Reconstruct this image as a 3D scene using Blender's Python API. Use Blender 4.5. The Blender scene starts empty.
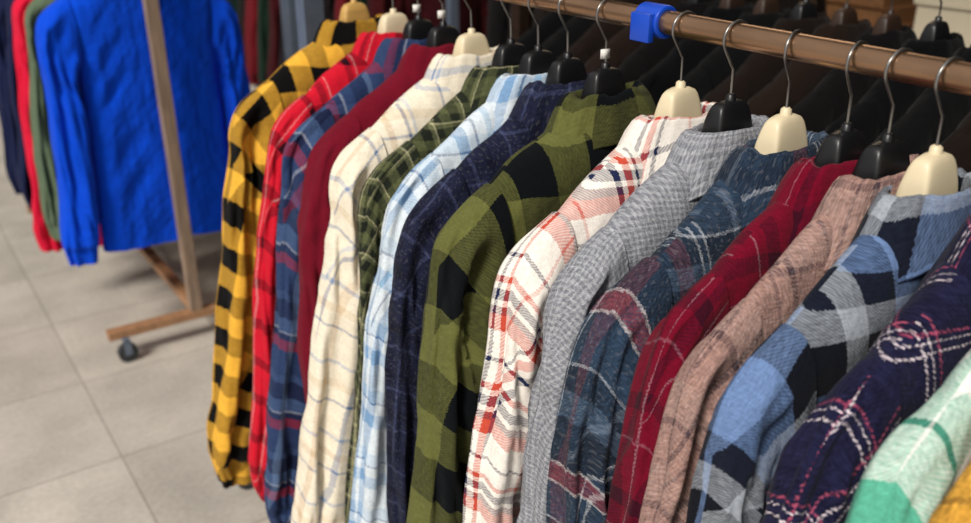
import bpy, math, random
from mathutils import Vector, noise
random.seed(7)
sc = bpy.context.scene
sc.view_settings.view_transform = 'Standard'

def lin(c):
    o=[]
    for v in c[:3]:
        v=v/255.0
        o.append(v/12.92 if v<=0.04045 else ((v+0.055)/1.055)**2.4)
    return (o[0],o[1],o[2],1.0)

# ---------------------------------------------------------------- materials
def newmat(name):
    m=bpy.data.materials.new(name); m.use_nodes=True
    nt=m.node_tree; b=nt.nodes['Principled BSDF']
    return m,nt,b
def N(nt,t,**kw):
    n=nt.nodes.new(t)
    for k,v in kw.items(): setattr(n,k,v)
    return n
def M(nt,op,a,b=None,c=None):
    n=nt.nodes.new('ShaderNodeMath'); n.operation=op
    for i,v in enumerate((a,b,c)):
        if v is None: continue
        if isinstance(v,(int,float)): n.inputs[i].default_value=v
        else: nt.links.new(v,n.inputs[i])
    return n.outputs[0]
def mixc(nt,fac,a,b,mode='MIX'):
    n=nt.nodes.new('ShaderNodeMix'); n.data_type='RGBA'; n.blend_type=mode
    for idx,v in ((0,fac),(6,a),(7,b)):
        if isinstance(v,(int,float)): n.inputs[idx].default_value=v
        elif isinstance(v,tuple): n.inputs[idx].default_value=v
        else: nt.links.new(v,n.inputs[idx])
    return n.outputs[2]
def comb(nt,x,y,z=0.0):
    n=nt.nodes.new('ShaderNodeCombineXYZ')
    for i,v in enumerate((x,y,z)):
        if isinstance(v,(int,float)): n.inputs[i].default_value=v
        else: nt.links.new(v,n.inputs[i])
    return n.outputs[0]
def noi(nt,vec,scale,detail=2.0):
    n=nt.nodes.new('ShaderNodeTexNoise'); n.inputs['Scale'].default_value=scale
    n.inputs['Detail'].default_value=detail
    if vec is not None: nt.links.new(vec,n.inputs['Vector'])
    return n.outputs['Fac']
def ramp(nt,fac,stops):
    n=nt.nodes.new('ShaderNodeValToRGB'); r=n.color_ramp; r.interpolation='CONSTANT'
    r.elements[0].position=stops[0][0]; r.elements[0].color=lin(stops[0][1])
    r.elements[1].position=stops[1][0] if len(stops)>1 else 1.0
    r.elements[1].color=lin(stops[1][1]) if len(stops)>1 else lin(stops[0][1])
    for p,c in stops[2:]:
        e=r.elements.new(p); e.color=lin(c)
    nt.links.new(fac,n.inputs[0]); return n.outputs[0]

def plaid(name,px,sx,py=None,sy=None,twill=0.16,slub=0.5,off=(0,0),thread=1.0,fleck=0.0):
    py=py or px; sy=sy or sx
    m,nt,b=newmat(name)
    uv=N(nt,'ShaderNodeUVMap'); sp=N(nt,'ShaderNodeSeparateXYZ'); nt.links.new(uv.outputs[0],sp.inputs[0])
    U,V=sp.outputs[0],sp.outputs[1]
    wob=noi(nt,uv.outputs[0],7,1)
    wob2=M(nt,'MULTIPLY',M(nt,'SUBTRACT',wob,0.5),0.014)
    U2=M(nt,'ADD',M(nt,'ADD',U,wob2),10+off[0]); V2=M(nt,'SUBTRACT',M(nt,'ADD',V,10+off[1]),wob2)
    jn=noi(nt,comb(nt,M(nt,'MULTIPLY',U,150),M(nt,'MULTIPLY',V,500)),1,0)
    U2=M(nt,'ADD',U2,M(nt,'MULTIPLY',M(nt,'SUBTRACT',jn,0.5),0.003*thread))
    jm=noi(nt,comb(nt,M(nt,'MULTIPLY',U,500),M(nt,'MULTIPLY',V,150)),1,0)
    V2=M(nt,'ADD',V2,M(nt,'MULTIPLY',M(nt,'SUBTRACT',jm,0.5),0.003*thread))
    cx=ramp(nt,M(nt,'FRACT',M(nt,'DIVIDE',U2,px)),sx)
    cy=ramp(nt,M(nt,'FRACT',M(nt,'DIVIDE',V2,py)),sy)
    s1=noi(nt,comb(nt,M(nt,'MULTIPLY',U,130/thread),M(nt,'MULTIPLY',V,480/thread)),1,1)
    s2=noi(nt,comb(nt,M(nt,'MULTIPLY',U,480/thread),M(nt,'MULTIPLY',V,130/thread),3.0),1,1)
    f1=M(nt,'ADD',1.0,M(nt,'MULTIPLY',M(nt,'SUBTRACT',s1,0.5),1.6*slub))
    f2=M(nt,'ADD',1.0,M(nt,'MULTIPLY',M(nt,'SUBTRACT',s2,0.5),1.6*slub))
    tw=M(nt,'SINE',M(nt,'MULTIPLY',M(nt,'ADD',U,V),2*math.pi/(0.0042*thread)))
    fac=M(nt,'ADD',0.5,M(nt,'MULTIPLY',tw,twill))
    g=M(nt,'SUBTRACT',s1,s2)
    fac=M(nt,'ADD',fac,M(nt,'MULTIPLY',g,1.3*slub)); 
    nc=nt.nodes.new('ShaderNodeClamp'); nt.links.new(fac,nc.inputs[0]); fac=nc.outputs[0]
    col=mixc(nt,fac,cx,cy)
    fm=M(nt,'MULTIPLY',f1,f2)
    nap=noi(nt,uv.outputs[0],45,3)
    fmn=M(nt,'MULTIPLY',fm,M(nt,'ADD',0.84,M(nt,'MULTIPLY',nap,0.28)))
    if fleck>0:
        fk=noi(nt,comb(nt,M(nt,'MULTIPLY',U,260/thread),M(nt,'MULTIPLY',V,260/thread),7.0),1,0)
        fkm=M(nt,'MULTIPLY',M(nt,'GREATER_THAN',fk,0.64),fleck)
        col=mixc(nt,fkm,col,lin((196,192,190)))
    hs=N(nt,'ShaderNodeVectorMath',operation='SCALE'); nt.links.new(col,hs.inputs[0]); nt.links.new(fmn,hs.inputs['Scale'])
    nt.links.new(hs.outputs[0],b.inputs['Base Color'])
    b.inputs['Roughness'].default_value=1.0
    b.inputs['Specular IOR Level'].default_value=0.02
    b.inputs['Sheen Weight'].default_value=0.035
    b.inputs['Sheen Roughness'].default_value=0.6
    bp=N(nt,'ShaderNodeBump'); bp.inputs['Strength'].default_value=0.5; bp.inputs['Distance'].default_value=0.0016
    nt.links.new(fm,bp.inputs['Height']); 
    # soft creases: roughly along the hanging direction plus cross wrinkles
    bp2=N(nt,'ShaderNodeBump'); bp2.inputs['Strength'].default_value=0.6; bp2.inputs['Distance'].default_value=0.016
    cr1=noi(nt,comb(nt,M(nt,'MULTIPLY',U,26),M(nt,'MULTIPLY',V,7)),1,1)
    cr2=noi(nt,comb(nt,M(nt,'MULTIPLY',M(nt,'ADD',U,V),10),M(nt,'MULTIPLY',M(nt,'SUBTRACT',V,U),26),4.0),1,1)
    nt.links.new(M(nt,'ADD',cr1,M(nt,'MULTIPLY',cr2,0.5)),bp2.inputs['Height'])
    nt.links.new(bp.outputs[0],bp2.inputs['Normal'])
    nt.links.new(bp2.outputs[0],b.inputs['Normal'])
    return m
def solid(name,c,slub=0.25,**kw): return plaid(name,0.2,[(0,c),(0.5,c)],slub=slub,**kw)

def simple(name,c,rough=0.5,metal=0.0,var=0.15,scale=30,stretch=(1,1,1),bump=0.0,spec=0.5):
    m,nt,b=newmat(name)
    tc=N(nt,'ShaderNodeTexCoord'); mp=N(nt,'ShaderNodeMapping'); mp.inputs['Scale'].default_value=stretch
    nt.links.new(tc.outputs['Object'],mp.inputs[0])
    n=noi(nt,mp.outputs[0],scale,4)
    f=M(nt,'ADD',1.0,M(nt,'MULTIPLY',M(nt,'SUBTRACT',n,0.5),var*4))
    hs=N(nt,'ShaderNodeVectorMath',operation='SCALE'); hs.inputs[0].default_value=lin(c)[:3]
    nt.links.new(f,hs.inputs['Scale']); nt.links.new(hs.outputs[0],b.inputs['Base Color'])
    b.inputs['Roughness'].default_value=rough; b.inputs['Metallic'].default_value=metal
    b.inputs['Specular IOR Level'].default_value=spec
    if bump:
        bp=N(nt,'ShaderNodeBump'); bp.inputs['Strength'].default_value=bump; bp.inputs['Distance'].default_value=0.004
        nt.links.new(n,bp.inputs['Height']); nt.links.new(bp.outputs[0],b.inputs['Normal'])
    return m

# ---------------------------------------------------------------- mesh builder
class MB:
    def __init__(s): s.v=[];s.f=[];s.uv=[];s.mi=[]
    def grid(s,rows,uvs,closed=False,mi=0,flip=False):
        base=len(s.v); nr=len(rows); nc=len(rows[0])
        for r in rows: s.v.extend(r)
        for i in range(nr-1):
            for j in range(nc if closed else nc-1):
                k=(j+1)%nc
                q=[base+i*nc+j,base+i*nc+k,base+(i+1)*nc+k,base+(i+1)*nc+j]
                t=[uvs[i][j],uvs[i][j+1],uvs[i+1][j+1],uvs[i+1][j]]
                if flip: q.reverse(); t.reverse()
                s.f.append(q); s.uv.append(t); s.mi.append(mi)
    def cap(s,ring,mi=0):
        base=len(s.v); s.v.extend(ring); s.f.append(list(range(base,base+len(ring))))
        s.uv.append([(0,0)]*len(ring)); s.mi.append(mi)
    def tube(s,path,rad,n=12,mi=0,caps=True,sq=False):
        rows=[];uvs=[];L=0
        prev=None
        for i,p in enumerate(path):
            p=Vector(p)
            a=Vector(path[max(0,i-1)]); c=Vector(path[min(len(path)-1,i+1)])
            t=(c-a).normalized()
            if prev is None:
                up=Vector((0,1,0)) if abs(t.y)<0.9 else Vector((1,0,0))
                s1=t.cross(up).normalized()
            else:
                s1=(prev-t*prev.dot(t)).normalized()
            prev=s1; s2=t.cross(s1)
            r=rad[i] if isinstance(rad,(list,tuple)) else rad
            if i: L+=(p-Vector(path[i-1])).length
            ring=[]
            for k in range(n):
                an=2*math.pi*k/n
                ring.append(tuple(p+s1*math.cos(an)*r+s2*math.sin(an)*r))
            rows.append(ring); uvs.append([(k/n*2*math.pi*r,L) for k in range(n+1)])
        s.grid(rows,uvs,True,mi)
        if caps: s.cap(rows[0],mi); s.cap(rows[-1],mi)
    def box(s,x0,x1,y0,y1,z0,z1,mi=0):
        b=len(s.v)
        s.v.extend([(x0,y0,z0),(x1,y0,z0),(x1,y1,z0),(x0,y1,z0),(x0,y0,z1),(x1,y0,z1),(x1,y1,z1),(x0,y1,z1)])
        for q in ((3,2,1,0),(4,5,6,7),(0,1,5,4),(1,2,6,5),(2,3,7,6),(3,0,4,7)):
            s.f.append([b+i for i in q]); s.uv.append([(0,0),(1,0),(1,1),(0,1)]); s.mi.append(mi)
    def obj(s,name,mats,loc=(0,0,0),rot=(0,0,0),smooth=True,bevel=0,parent=None):
        me=bpy.data.meshes.new(name); me.from_pydata(s.v,[],s.f)
        ul=me.uv_layers.new(name='UVMap'); flat=[]
        for t in s.uv:
            for p in t: flat.extend(p)
        ul.data.foreach_set('uv',flat)
        for m in mats: me.materials.append(m)
        me.polygons.foreach_set('material_index',s.mi)
        me.polygons.foreach_set('use_smooth',[smooth]*len(me.polygons))
        me.update()
        o=bpy.data.objects.new(name,me); sc.collection.objects.link(o)
        o.location=loc; o.rotation_euler=rot
        if bevel:
            bv=o.modifiers.new('bevel','BEVEL'); bv.width=bevel; bv.segments=2; bv.limit_method='ANGLE'
        if parent: o.parent=parent
        return o

def interp(pts,t):
    n=len(pts)-1; x=min(max(t,0),1)*n; i=min(int(x),n-1); f=x-i
    p0=pts[max(i-1,0)];p1=pts[i];p2=pts[i+1];p3=pts[min(i+2,n)]
    return tuple(0.5*((2*b)+(-a+c)*f+(2*a-5*b+4*c-d)*f*f+(-a+3*b-3*c+d)*f**3) for a,b,c,d in zip(p0,p1,p2,p3))
def sstep(a,b,x):
    t=min(max((x-a)/(b-a),0),1); return t*t*(3-2*t)
def nz(a,b,c): return noise.noise(Vector((a,b,c)))

def garment(name,loc,mat,near=0.03,far=0.03,scale=1.0,slen=1.0,blen=0.95,flare=0.0,seed=0,rough=1.0,collar=True,rz=0.0,lod=1.0,ssway=0.0):
    mb=MB(); sd=seed*13.7+1.3
    rr=random.Random(seed)
    SW=0.235
    NZ=-0.050
    def ytop(x):
        ax=abs(x)
        if ax<0.060: return NZ
        return NZ-0.110*((ax-0.060)/0.175)**1.05
    def half(y_sign): return near if y_sign<0 else far
    # ---- torso
    nv=int(64*lod); na=int(96*lod)//4*4
    rows=[];uvs=[]
    for i in range(nv+1):
        v=(i/nv)**2.0; ring=[];uvr=[]
        for j in range(na+1):
            a=2*math.pi*j/na
            ca,sa=math.cos(a),math.sin(a)
            u=math.copysign(abs(ca)**0.75,ca)
            x=u*SW
            zt=ytop(x); z=zt+v*(-blen-zt)
            d=zt-z
            wf=1.0-0.10*sstep(0.0,0.22,d)+0.10*sstep(0.3,0.9,d)
            X=x*wf
            prof=math.sqrt(max(0,1-abs(u)**8))
            dd=min(1,d/0.085); top=math.sqrt(max(0,1-(1-dd)**2))
            h=half(sa)
            nk=max(0,1-(abs(x)/0.078)**2)
            T=h*prof*top
            T=max(T,min(0.034,h*1.0)*math.sqrt(nk))
            hemk=1.0-0.25*v
            sgn=1 if sa>0 else -1
            Y=sgn*T*hemk if abs(sa)>1e-6 else 0
            m=sstep(0.01,0.15,d)*prof
            f=nz(X*12+sd,z*2.2,sgn*5+sd)*0.55+nz(X*20+z*14*math.copysign(1,X)+sd,z*5,sgn*3.1)*0.35
            Y+=-abs(h)*0.62*rough*m*(abs(f))*sgn + h*0.22*m*sgn*f
            X+=0.010*rough*sstep(0.1,0.4,d)*nz(z*5,sd,u*2)
            zz=z+ (0.012*nz(X*9,sd,1.0) if i==nv else 0)
            zz+=0.012*rough*nz(X*14+sd,0.3,sd)*(1-sstep(0,0.12,d))*sstep(0.05,0.1,abs(x))*(1-sstep(0.19,0.23,abs(x)))
            if j<na: ring.append((X*scale,Y,zz*scale))
            uvr.append(((x+ (0.0 if sgn<0 else 0.51))*scale, z*scale))
        rows.append(ring); uvs.append(uvr)
    mb.grid(rows,uvs,True,0,flip=False)
    # ---- sleeves
    for side in (-1,1):
        fl=flare
        k=slen
        eb=rr.uniform(-0.010,0.018)
        O=[(0.208,-0.143),(0.238,-0.161),(0.266,-0.182),(0.288,-0.208),(0.301,-0.245),(0.310+eb*.3,-0.30),(0.324+fl*.25+eb,-0.42),(0.340+fl*.5+eb,-0.40-0.2*k),(0.358+fl*.8+eb*.4,-0.40-0.4*k),(0.370+fl,-0.4-0.52*k),(0.360+fl,-0.4-0.6*k)]
        I=[(0.194,-0.33),(0.198,-0.345),(0.202,-0.360),(0.206,-0.375),(0.210,-0.395),(0.213,-0.43),(0.218+fl*.15+eb*.7,-0.49),(0.228+fl*.4+eb*.7,-0.44-0.2*k),(0.246+fl*.7,-0.42-0.4*k),(0.262+fl,-0.4-0.52*k),(0.274+fl,-0.4-0.6*k)]
        ns=int(110*lod); na2=int(56*lod)
        rows=[];uvs=[];L=0;pc=None
        for i in range(ns+1):
            v=i/ns
            o=interp(O,v); q=interp(I,v)
            c=((o[0]+q[0])/2,(o[1]+q[1])/2); e=((o[0]-q[0])/2,(o[1]-q[1])/2)
            el=math.hypot(*e)
            if pc: L+=math.hypot(c[0]-pc[0],c[1]-pc[1])*1.0
            pc=c
            grow=0.82+0.18*sstep(0,0.2,v)
            cuff=1.0-0.32*sstep(0.91,0.93,v)
            ring=[];uvr=[]
            for j in range(na2+1):
                a=2*math.pi*j/na2; ca,sa=math.cos(a),math.sin(a)
                ex=math.copysign(abs(ca)**0.8,ca); sx_=math.copysign(abs(sa)**0.72,sa)
                h=half(sa)*grow*cuff*1.04
                arc=(a/(2*math.pi))*4*el*0.9
                al=L
                f1=nz(ca*2.3+sd,al*2.0+side*7,sa*1.8+sd)
                f2=nz(ca*2.6+sd+9,al*(9)+ca*2.8,sa*3.0)
                f3=1-2*abs(nz(ca*1.6,al*13+ca*2.6+sd,sa*1.2+4))-0.6
                elb=math.exp(-((v-0.52)/0.13)**2)+0.9*math.exp(-((v-0.86)/0.08)**2)+0.5*math.exp(-((v-0.3)/0.09)**2)
                ms=sstep(0.06,0.25,v)
                disp=ms*rough*(0.80*f1+0.36*f2+0.30*f3*elb)
                disp-=0.10*ms*rough
                sc_=1+disp*1.15
                X=c[0]+e[0]*ex*(1+disp*0.30)
                Z=c[1]+e[1]*ex
                Y=h*sx_*max(0.25,min(1.14,sc_))
                if sx_==0: Y=0
                Y+=ssway*sstep(0.2,1,v)
                X+=0.014*rough*ms*nz(al*5,sd+side*3,0.5)
                if j<na2: ring.append((side*X*scale,Y,Z*scale))
                uvr.append(((arc+0.3+side*0.17)*scale,-L*1.02*scale))
            rows.append(ring);uvs.append(uvr)
        mb.grid(rows,uvs,True,0,flip=(side<0))
    # ---- collar / neck rib (folded leaf with a crisp free edge)
    na3=64; prof=[(0.0,-0.015),(-0.002,0.004),(-0.001,0.015),(0.002,0.0215),(0.008,0.0225),(0.015,0.016),(0.024,0.002),(0.034,-0.014),(0.044,-0.030),(0.053,-0.046),(0.0535,-0.0485),(0.050,-0.0485),(0.032,-0.024),(0.014,0.004)] if collar else [(0.0,-0.015),(0.002,0.004),(0.0,0.016),(-0.004,0.018),(-0.006,0.010)]
    rows=[];uvs=[]
    for pi,(pr,pz) in enumerate(prof):
        ring=[];uvr=[]
        for j in range(na3+1):
            a=2*math.pi*j/na3; ca,sa=math.cos(a),math.sin(a)
            h=min(half(sa)*1.0,0.034)
            ry=h+pr*0.46; rx=0.060+pr*1.3
            w=0.007*nz(ca*2+sd,sa*2,pz*20)+0.003*nz(ca*5+sd,sa*5,3)
            tip=0.0
            if collar: tip=-0.030*abs(ca)**3*sstep(0.012,-0.046,pz)*(1 if pi>=4 else 0)
            z=NZ-0.004+pz+w+tip + (0.0 if sa<0 else -0.012*sa)
            if j<na3: ring.append((rx*ca*scale,ry*sa+0.004*nz(ca*3,sd,pz*12),z*scale))
            uvr.append((a*0.066,pi*0.009))
        rows.append(ring);uvs.append(uvr)
    mb.grid(rows,uvs,True,0)
    return mb.obj(name,[mat],loc,(0,0,rz))

# ---------------------------------------------------------------- camera
cd=bpy.data.cameras.new('camera'); cam=bpy.data.objects.new('camera',cd); sc.collection.objects.link(cam)
cam.location=(0,0,1.6); cam.rotation_euler=(math.radians(66),0,math.radians(-34.6))
cd.lens=900/971*36; cd.sensor_width=36; cd.clip_start=0.02
cd.dof.use_dof=True; cd.dof.focus_distance=1.15; cd.dof.aperture_fstop=3.4
sc.camera=cam

# ---------------------------------------------------------------- materials for hardware
m_rail=simple('rail_bronze',(165,130,102),0.27,0.9,0.22,10,(4,1,4),0.1)
m_rail2=simple('rail_dark',(60,44,34),0.4,0.5,0.3,12,(6,1,6),0.2)
m_wood=simple('wood_rusty',(140,118,100),0.55,0.0,0.35,10,(8,8,1),0.2)
m_woodbar=simple('wood_orange',(164,122,88),0.5,0.0,0.25,10,(8,2,8),0.2)
m_steel=simple('grey_steel',(110,122,140),0.4,0.4,0.1)
m_chrome=simple('hook_metal',(150,148,145),0.3,0.95,0.05)
m_cream=simple('hanger_cream',(226,210,176),0.42,0,0.05)
m_black=simple('hanger_black',(22,22,24),0.36,0,0.1)
m_hwood=simple('hanger_wood',(200,160,90),0.45,0,0.2,20,(1,6,6))
m_blue=simple('blue_plastic',(18,72,190),0.35,0,0.05)
m_rub=simple('rubber',(50,52,55),0.6,0,0.1)
m_tag=simple('tag_paper',(235,232,226),0.7,0,0.02)

# ---------------------------------------------------------------- hanger
ZT=1.319; RX=0.91; RZ=1.400
def hanger(loc,mat,railz,w=0.175,tag=False,seed=0):
    mb=MB(); rnd=random.Random(seed)
    top=[(-w,-0.158),(-w*.75,-0.134),(-w*.5,-0.108),(-0.062,-0.088),(-0.042,-0.070),(-0.034,-0.046),(-0.030,-0.022),(-0.024,-0.006),(-0.012,-0.0008),(0,0.0)]
    top=top+[(-x,z) for x,z in reversed(top[:-1])]
    rows=[];uvs=[];n=24
    ns=90
    for i in range(ns+1):
        x,zt=interp(top,i/ns)
        ax=abs(x)
        zb=-0.120-0.060*(ax/w)
        zb=min(zb,zt-0.012)
        th=0.0185 if ax<0.03 else 0.0185-0.0105*min(1,(ax-0.03)/0.03)
        ring=[]
        for k in range(n):
            a=2*math.pi*k/n; c,s_=math.cos(a),math.sin(a)
            yy=th*math.copysign(abs(c)**0.5,c); zz=(zt+zb)/2+(zt-zb)/2*math.copysign(abs(s_)**0.45,s_)
            yy*=1-0.22*sstep(-0.06,0.0,zz)
            ring.append((x,yy,zz))
        rows.append(ring);uvs.append([(0,0)]*(n+1))
    mb.grid(rows,uvs,True,0); mb.cap(rows[0]);mb.cap(rows[-1])
    mb.tube([(0,0,-0.006),(0,0,0.006),(0,0,0.008)],[0.0075,0.0065,0.004],14,0)
    r=0.0215; top_z=railz-loc[2]+0.016+0.0018; cz=top_z-r
    path=[(0,0,-0.004),(0,0,0.012),(-0.001,0,cz-0.050+0.012),(-0.004,0,cz-0.034)]
    for k in range(0,23):
        a=math.radians(215-k*10.5)
        path.append((r*math.cos(a),0,cz+r*math.sin(a)))
    ha=math.radians(rnd.uniform(-14,14))
    path=[(x*math.cos(ha),x*math.sin(ha),z) for x,y,z in path]
    mb.tube(path,0.0019,10,1)
    mats=[mat,m_chrome]
    if tag:
        mats.append(m_tag)
        for q in (0,1):
            x0=-0.010+q*0.003
            mb.box(x0-0.004,x0+0.009,-0.0035-q*0.002,-0.003-q*0.002,0.014,0.028,2)
    return mb.obj('coat_hanger',mats,loc,(0,0,math.radians(rnd.uniform(-2,2))))

# ---------------------------------------------------------------- fabrics
Y=(230,174,62);K=(16,15,15)
fab={}
fab['yellow']=plaid('flannel_yellow_black',0.078,[(0,Y),(0.5,K)],0.095,slub=0.2,off=(0.0,0),twill=0.1)
fab['red']=plaid('flannel_red_check',0.06,[(0,(196,24,44)),(0.55,(40,10,20)),(0.75,(196,24,44)),(0.85,(220,150,150)),(0.89,(196,24,44))],0.085,[(0,(200,26,46)),(0.55,(40,10,20)),(0.8,(196,28,48))],slub=0.2)
fab['bluered']=plaid('flannel_blue_red',0.15,[(0,(50,66,98)),(0.25,(120,36,54)),(0.36,(38,44,74)),(0.44,(150,155,170)),(0.465,(46,62,98)),(0.6,(26,32,58)),(0.78,(90,110,140)),(0.84,(46,60,94))],0.17,[(0,(42,60,98)),(0.3,(140,38,56)),(0.42,(30,36,66)),(0.5,(150,155,170)),(0.52,(70,92,130)),(0.68,(26,34,62)),(0.9,(60,80,120))],slub=0.3)
fab['maroon']=solid('cotton_maroon',(108,18,36),0.15)
CR=(234,223,202)
fab['cream']=plaid('flannel_cream',0.13,[(0,CR),(0.20,(104,124,160)),(0.235,CR),(0.42,(205,180,150)),(0.50,CR),(0.66,(84,106,150)),(0.70,CR),(0.75,(170,182,200)),(0.79,CR)],0.14,[(0,CR),(0.3,(100,122,158)),(0.335,CR),(0.5,(215,195,165)),(0.6,CR),(0.8,(150,165,190)),(0.85,CR)],slub=0.2)
fab['greenfine']=plaid('flannel_green_fine',0.05,[(0,(84,88,58)),(0.3,(28,32,26)),(0.6,(96,98,70)),(0.72,(170,165,130)),(0.77,(40,44,34))],slub=0.35)
LB=(212,221,228)
fab['lightblue']=plaid('flannel_light_blue',0.10,[(0,LB),(0.3,(110,146,186)),(0.48,LB),(0.6,(60,80,120)),(0.64,LB),(0.8,(150,182,208)),(0.9,LB)],0.11,[(0,LB),(0.25,(130,164,200)),(0.45,LB),(0.62,(60,84,130)),(0.65,(175,196,216)),(0.85,LB)],slub=0.25)
NV=(30,33,54)
fab['navy']=plaid('flannel_navy',0.06,[(0,NV),(0.45,(62,68,98)),(0.52,NV),(0.8,(20,22,38))],0.07,[(0,NV),(0.5,(62,68,98)),(0.56,NV),(0.8,(20,22,38))],slub=0.6,fleck=0.04)
fab['olive']=plaid('flannel_olive_black',0.115,[(0,(98,100,54)),(0.5,(12,15,18))],0.14,[(0,(96,98,54)),(0.5,(12,15,18))],slub=0.3,twill=0.1,off=(0.02,0.03))
WH=(238,231,222);RD=(194,76,58);NB=(34,42,74)
fab['whitered']=plaid('flannel_white_red',0.12,[(0,WH),(0.22,NB),(0.29,WH),(0.35,RD),(0.43,WH),(0.48,NB),(0.51,WH),(0.78,(215,150,140)),(0.81,WH)],0.12,[(0,WH),(0.14,RD),(0.30,(100,46,64)),(0.38,WH),(0.44,NB),(0.54,WH),(0.60,RD),(0.66,WH),(0.84,NB),(0.88,WH)],slub=0.2)
fab['grey']=plaid('flannel_grey_heather',0.007,[(0,(160,161,166)),(0.5,(122,124,132))],slub=0.6,twill=0.3)
TL=(44,60,80)
fab['teal']=plaid('flannel_slate',0.16,[(0,TL),(0.3,(84,58,70)),(0.42,(40,52,66)),(0.5,(160,164,170)),(0.518,TL),(0.56,(160,164,170)),(0.578,(40,50,64)),(0.8,(88,100,116)),(0.85,TL)],0.18,[(0,(42,58,78)),(0.2,(180,170,170)),(0.22,(120,54,64)),(0.33,(180,170,170)),(0.35,(30,38,52)),(0.6,(70,86,106)),(0.75,(30,38,52)),(0.9,(150,154,162)),(0.92,TL)],slub=0.7,thread=1.1,fleck=0.06)
DR=(108,12,36)
fab['deepred']=plaid('flannel_deep_red',0.09,[(0,DR),(0.45,(150,110,120)),(0.47,DR),(0.6,(54,14,30)),(0.8,DR)],0.10,[(0,DR),(0.3,(140,84,98)),(0.325,DR),(0.62,(60,14,30)),(0.8,DR)],slub=0.35)
fab['brown']=plaid('flannel_mauve_brown',0.07,[(0,(160,126,116)),(0.3,(92,72,74)),(0.36,(162,128,118)),(0.6,(60,48,56)),(0.70,(150,120,112))],0.08,[(0,(152,120,112)),(0.5,(84,66,70)),(0.58,(160,132,124))],slub=0.7,thread=1.1,fleck=0.08)
fab['bluecheck']=plaid('flannel_blue_black_check',0.18,[(0,(108,132,174)),(0.34,(18,20,28)),(0.62,(158,164,172)),(0.78,(20,22,32))],0.18,[(0,(100,126,170)),(0.36,(18,20,28)),(0.68,(154,160,170)),(0.84,(28,34,50))],slub=0.4,twill=0.12)
N2=(30,30,56);PK=(222,208,214)
fab['navydash']=plaid('flannel_navy_dash',0.070,[(0,N2),(0.42,PK),(0.45,N2),(0.54,PK),(0.565,N2),(0.66,(170,80,106)),(0.69,N2)],0.08,[(0,N2),(0.3,PK),(0.325,N2),(0.42,PK),(0.44,N2),(0.5,(160,70,96)),(0.53,(24,24,46)),(0.85,N2)],slub=0.85,twill=0.45,thread=1.4)
MG=(84,168,142)
fab['mint']=plaid('flannel_mint_white',0.13,[(0,MG),(0.3,(228,228,222)),(0.62,(60,96,88)),(0.66,(226,228,222)),(0.85,MG)],0.13,[(0,(96,176,150)),(0.34,(230,230,224)),(0.66,(44,84,76)),(0.7,(228,230,224))],slub=0.4)
fab['gold']=plaid('flannel_gold_tweed',0.06,[(0,(205,150,60)),(0.6,(60,44,26)),(0.68,(215,160,66))],slub=0.8,thread=1.3)

S=[('gold',-0.225,'k',0.95,-0.02,1.0),('mint',-0.168,'k',0.94,-0.02,1),('navydash',-0.10,'k',.98,0,1),('bluecheck',0.0,'c',1.0,0.01,1),
   ('brown',0.056,'k',.97,0,1),('deepred',0.108,'k',.93,-0.03,1),('teal',0.193,'c',.99,0.01,1),('grey',0.280,'k',.94,0.01,1),
   ('whitered',0.368,'c',.98,0.01,1),('olive',0.521,'k',1.0,0.0,1),('navy',0.610,'k',1.01,0,1),('lightblue',0.685,'k',.98,0.045,1.05),
   ('greenfine',0.760,'k',.97,-0.01,.95),('cream',0.880,'c',1.0,0.055,1.05),('maroon',0.975,'k',.96,0,1),('bluered',1.065,'k',1.0,0.04,1.1),
   ('red',1.165,'c',.99,0.03,1.1),('yellow',1.34,'w',1.0,0.075,1.15)]
Y0=0.483
for i,(fb,t,hg,scl,fl,sl) in enumerate(S):
    near=0.05 if i==0 else (t-S[i-1][1])*0.48
    far=0.05 if i==len(S)-1 else (S[i+1][1]-t)*0.48
    near=min(near,0.060); far=min(far,0.045)
    y=Y0+t
    garment('flannel_shirt' if fb!='maroon' else 'cotton_shirt',(RX,y,ZT),fab[fb],near,far,scl,sl,0.93*(sl if sl>1 else 1),fl,seed=i+1)
    hanger((RX,y,ZT),{'c':m_cream,'k':m_black,'w':m_hwood}[hg],RZ,tag=(i in(9,14,15)),seed=i)

# ---------------------------------------------------------------- main rack
mb=MB()
n=60; mb.tube([(RX,-0.75+i*(2.86/n),RZ) for i in range(n+1)],0.016,24,0)
for yy in (-0.72,2.06):
    mb.box(RX-0.025,RX+0.025,yy-0.025,yy+0.025,0.09,RZ+0.03,1)
    mb.box(RX-0.32,RX+0.32,yy-0.025,yy+0.025,0.09,0.13,1)
    for sx_ in(-0.29,0.29):
        mb.tube([(RX+sx_,yy-0.015,0.038),(RX+sx_,yy+0.015,0.038)],0.038,20,2)
        mb.box(RX+sx_-0.012,RX+sx_+0.012,yy-0.02,yy-0.016,0.03,0.095,1)
        mb.box(RX+sx_-0.012,RX+sx_+0.012,yy+0.016,yy+0.02,0.03,0.095,1)
mb.box(RX-0.02,RX+0.02,-0.7,2.04,0.10,0.125,1)
mb.obj('clothes_rack',[m_rail,m_steel,m_rub],smooth=True)
for f in bpy.data.objects['clothes_rack'].data.polygons:
    if f.material_index==1: f.use_smooth=False
mb=MB()
rows=[]
for yy,rr_ in((0.885,0.0165),(0.885,0.021),(0.887,0.0225),(0.929,0.0225),(0.931,0.021),(0.931,0.0165)):
    rows.append([(RX+rr_*math.cos(2*math.pi*k/28),yy,RZ+rr_*math.sin(2*math.pi*k/28)) for k in range(28)])
mb.grid(rows,[[(0,0)]*29]*6,True,0)
mb.box(RX-0.030,RX-0.019,0.890,0.926,RZ-0.026,RZ+0.012,0)
mb.obj('rail_clip',[m_blue],bevel=0.002)

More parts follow.
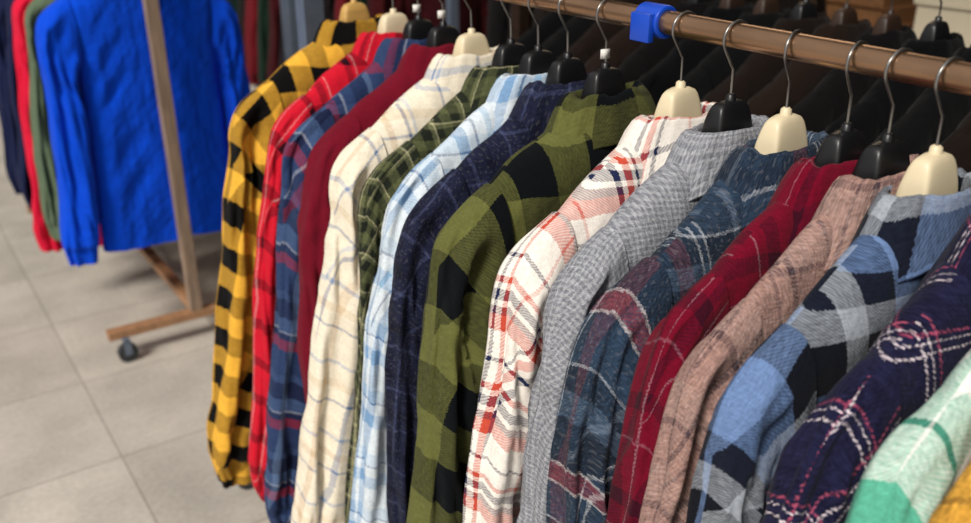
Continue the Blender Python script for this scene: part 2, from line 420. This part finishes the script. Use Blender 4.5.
# ---------------------------------------------------------------- back rack (blue sweatshirt)
BX=0.79
mb=MB()
for yy in(3.0,4.5):
    mb.box(BX-0.021,BX+0.021,yy-0.018,yy+0.018,0.10,1.5,0)
    mb.box(BX-0.31,BX+0.38,yy-0.022,yy+0.022,0.082,0.112,1)
    for sx_ in(-0.26,0.33):
        mb.tube([(BX+sx_,yy-0.05,0.034),(BX+sx_,yy-0.022,0.034)],0.034,22,2)
        mb.box(BX+sx_-0.012,BX+sx_+0.012,yy-0.056,yy-0.052,0.03,0.09,3)
        mb.box(BX+sx_-0.012,BX+sx_+0.012,yy-0.056,yy+0.0,0.078,0.086,3)
mb.box(BX-0.02,BX+0.02,3.02,4.48,0.105,0.135,1)
mb.tube([(BX,2.95,1.5),(BX,4.6,1.5)],0.016,16,0)
mb.obj('wooden_clothes_rack',[m_wood,m_woodbar,m_rub,m_steel],smooth=False,bevel=0.003)
def rackgarm(name,x,y,zt,mat,sc_=1,th=0.05,seed=0,sl=1.0,bl=0.93,col=False,rail=1.5,hm=None,fl=0,lod=1,rough=1):
    garment(name,(x,y,zt),mat,th,th,sc_,sl,bl,fl,seed=seed,collar=col,lod=lod,rough=rough)
    hanger((x,y,zt),hm or m_black,rail,seed=seed)
bl=solid('fleece_blue',(10,72,210),0.10); gr=solid('fleece_green',(92,108,86),0.1); rd=solid('fleece_red',(210,26,58),0.1); nvy=solid('fleece_navy',(24,30,62),0.12)
XB=0.785
rackgarm('blue_sweatshirt',XB,3.12,1.37,bl,1.06,0.075,31,0.95,0.95,fl=-0.02,rough=0.6)
rackgarm('green_sweatshirt',XB,3.34,1.37,gr,1.06,0.07,32,0.92,0.92)
rackgarm('red_sweatshirt',XB,3.54,1.37,rd,1.07,0.07,33,1.08,1.06)
rackgarm('navy_sweatshirt',XB,3.74,1.37,nvy,1.06,0.07,34,0.92,0.92)
rackgarm('navy_sweatshirt',XB,3.94,1.37,nvy,1.06,0.07,35,0.92,0.92)
rackgarm('navy_sweatshirt',XB,4.14,1.37,nvy,1.06,0.07,36,0.92,0.92)

# ---------------------------------------------------------------- second rack of dark jackets
dark=[solid('jacket_dark_%d'%i,c,0.3) for i,c in enumerate([(15,13,14),(26,19,16),(10,10,12),(32,23,19),(14,14,15)])]
m_hb=simple('hanger_brown',(50,34,25),0.5)
for i in range(20):
    y=0.05+i*0.105
    rackgarm('dark_jacket',1.78,y,1.31,dark[(i*3)%5],0.98+0.03*random.uniform(-1,1),0.050,50+i,0.9,0.9,rail=1.385,hm=[m_black,m_hb,m_hb][i%3],lod=0.5,col=True)
for i in range(8):
    y=2.05+i*0.16
    rackgarm('dark_jacket',2.55,y,1.40,dark[(i*2+1)%5],1.0,0.075,150+i,0.9,0.9,rail=1.475,hm=[m_hb,m_black][i%2],lod=0.4,col=True)
for X_,a0,a1,zz in((1.78,-0.3,2.4,1.385),(2.55,1.85,3.4,1.475)):
    mb=MB(); mb.tube([(X_,a0,zz),(X_,a1,zz)],0.016,16,0)
    for yy in(a0+.02,a1-.02):
        mb.box(X_-.02,X_+.02,yy-0.02,yy+0.02,0.0,zz,0); mb.box(X_-.28,X_+.28,yy-0.02,yy+0.02,0.0,0.04,0)
    mb.obj('clothes_rack',[m_rail2],smooth=False)

# third rack deep in the shop
cols=[(60,18,22),(26,44,34),(100,22,30),(30,26,26),(22,38,34),(80,26,26),(26,24,30)]
for i in range(14):
    c=cols[i%7]
    rackgarm('hanging_jacket',2.15,3.5+i*0.16,1.35,solid('jacket_cloth_%d'%i,c,0.2),1.0,0.07,90+i,0.85,0.85,rail=1.432,hm=m_hwood if i%3 else m_black,lod=0.4)
mb=MB(); mb.tube([(2.15,3.35,1.432),(2.15,5.8,1.432)],0.016,16,0)
for yy in(3.37,5.78):
    mb.box(2.13,2.17,yy-0.02,yy+0.02,0.0,1.432,0); mb.box(1.85,2.45,yy-0.02,yy+0.02,0.0,0.04,0)
mb.obj('clothes_rack',[m_steel],smooth=False)

# ---------------------------------------------------------------- room shell
m,nt,b=newmat('stone_tiles')
tc=N(nt,'ShaderNodeTexCoord'); mp=N(nt,'ShaderNodeMapping'); mp.inputs['Location'].default_value=(-0.36+10,-2.404+10,0)
nt.links.new(tc.outputs['Object'],mp.inputs[0])
br=N(nt,'ShaderNodeTexBrick'); br.offset=0.0; br.inputs['Scale'].default_value=1; br.inputs['Brick Width'].default_value=0.5; br.inputs['Row Height'].default_value=0.5
br.inputs['Mortar Size'].default_value=0.0045; br.inputs['Mortar Smooth'].default_value=0.8
br.inputs['Color1'].default_value=lin((194,186,175)); br.inputs['Color2'].default_value=lin((178,170,159)); br.inputs['Mortar'].default_value=lin((150,142,131))
nt.links.new(mp.outputs[0],br.inputs[0])
n1=noi(nt,tc.outputs['Object'],3.5,6); n2=noi(nt,tc.outputs['Object'],60,5)
f=M(nt,'ADD',M(nt,'ADD',0.32,M(nt,'MULTIPLY',n1,0.9)),M(nt,'MULTIPLY',n2,0.45))
hs=N(nt,'ShaderNodeVectorMath',operation='SCALE'); nt.links.new(br.outputs[0],hs.inputs[0]); nt.links.new(f,hs.inputs['Scale'])
nt.links.new(hs.outputs[0],b.inputs['Base Color']); b.inputs['Roughness'].default_value=0.7
bp=N(nt,'ShaderNodeBump'); bp.inputs['Strength'].default_value=0.3; bp.inputs['Distance'].default_value=0.003
nt.links.new(n2,bp.inputs['Height']); nt.links.new(bp.outputs[0],b.inputs['Normal'])
mb=MB(); mb.box(-6,5.0,-5,9,-0.05,0,0); mb.obj('floor',[m],smooth=False)
mw=simple('wall_plaster_dark',(60,48,41),0.85,0,0.1,3)
mb=MB(); mb.box(4.6,4.7,-2,9,0,3.0,0); mb.obj('wall_right',[mw],smooth=False)
mb=MB(); mb.box(-6,4.6,8,8.1,0,3.0,0); mb.obj('wall_back',[mw],smooth=False)
mb=MB(); mb.box(1.35,4.7,-2,8.1,3.0,3.1,0); mb.obj('ceiling',[simple('ceiling_dark',(60,52,46),0.9)],smooth=False)
mb=MB(); mb.box(1.3,4.6,-2.1,-2.0,0,3.0,0); mb.obj('wall_front',[mw],smooth=False)
mb=MB()
mb.box(1.42,1.50,3.42,3.50,0,3.0,0); mb.box(1.42,1.50,3.5,5.6,0,0.08,0); mb.box(1.42,1.50,5.6,5.68,0,3.0,0); mb.box(1.42,1.50,3.5,5.6,2.2,2.28,0)
mb.obj('door_1',[m_steel],smooth=False,bevel=0.004)
msh=simple('shelf_wood',(80,54,36),0.5,0,0.25,6,(6,1,6))
mb=MB()
for z in(0.1,0.5,0.9,1.3,1.7,2.1): mb.box(4.05,4.55,1.2,7.0,z,z+0.03,0)
for y in(1.2,2.35,3.5,4.65,5.8,6.97): mb.box(4.05,4.55,y,y+0.03,0,2.3,0)
fc=[(70,34,34),(46,50,60),(110,94,72),(40,48,40),(84,64,46),(40,38,44)]
for z in(0.13,0.53,0.93,1.33):
    y=1.32
    while y<6.6:
        if not any(abs((y+0.15)-yy)<0.2 for yy in(2.35,3.5,4.65,5.8)):
            for k in range(random.randint(3,6)):
                q=random.uniform(-0.01,0.01)
                mb.box(4.1+q,4.5,y+q,y+0.3+q,z+k*0.045,z+k*0.045+0.04,1+random.randrange(6))
        y+=0.36
mb.obj('shelving_unit',[msh]+[simple('folded_cloth_%d'%i,c,0.9) for i,c in enumerate(fc)],smooth=False,bevel=0.006)
mb=MB(); mb.box(2.95,3.7,0.8,3.0,0.86,0.9,0)
for x in(3.0,3.6):
    for y in(0.85,2.9): mb.box(x,x+0.06,y,y+0.06,0,0.86,0)
mb.obj('display_table',[simple('table_wood',(90,62,42),0.5,0,0.25,6,(6,1,6))],smooth=False,bevel=0.004)
mb=MB(); mb.box(3.1,3.5,1.30,1.82,0.9,1.17,0); mb.box(3.09,3.51,1.29,1.83,1.14,1.18,0); mb.obj('cardboard_box',[simple('card_cream',(225,212,185),0.8,0,0.04)],smooth=False,bevel=0.003)
mb=MB()
for k in range(4): mb.box(3.1,3.12,1.95,2.4,0.9+k*0.07,0.955+k*0.07,0); mb.box(3.5,3.52,1.95,2.4,0.9+k*0.07,0.955+k*0.07,0); mb.box(3.12,3.5,1.95,1.97,0.9+k*0.07,0.955+k*0.07,0); mb.box(3.12,3.5,2.38,2.4,0.9+k*0.07,0.955+k*0.07,0)
mb.box(3.1,3.52,1.95,2.4,0.9,0.912,0)
mb.obj('wooden_crate',[simple('crate_wood',(130,90,56),0.6,0,0.25,8,(1,6,6))],smooth=False)

# ---------------------------------------------------------------- light
w=bpy.data.worlds.new('world'); sc.world=w; w.use_nodes=True
bg=w.node_tree.nodes['Background']; bg.inputs[0].default_value=(0.98,0.97,0.97,1); bg.inputs[1].default_value=0.50
def light(name,kind,loc,rot,en,col,**kw):
    l=bpy.data.lights.new(name,kind); l.energy=en; l.color=col
    for k,v in kw.items(): setattr(l,k,v)
    o=bpy.data.objects.new(name,l); sc.collection.objects.link(o); o.location=loc; o.rotation_euler=rot; return o
d=Vector((0.78,0.32,-0.80))
light('sun','SUN',(-3,-3,5),d.to_track_quat('-Z','Y').to_euler(),3.2,(1,0.955,0.88),angle=math.radians(18))
light('ceiling_lamp','AREA',(3.2,2.6,2.95),(0,0,0),14,(1,0.78,0.55),size=1.2)
print('done')
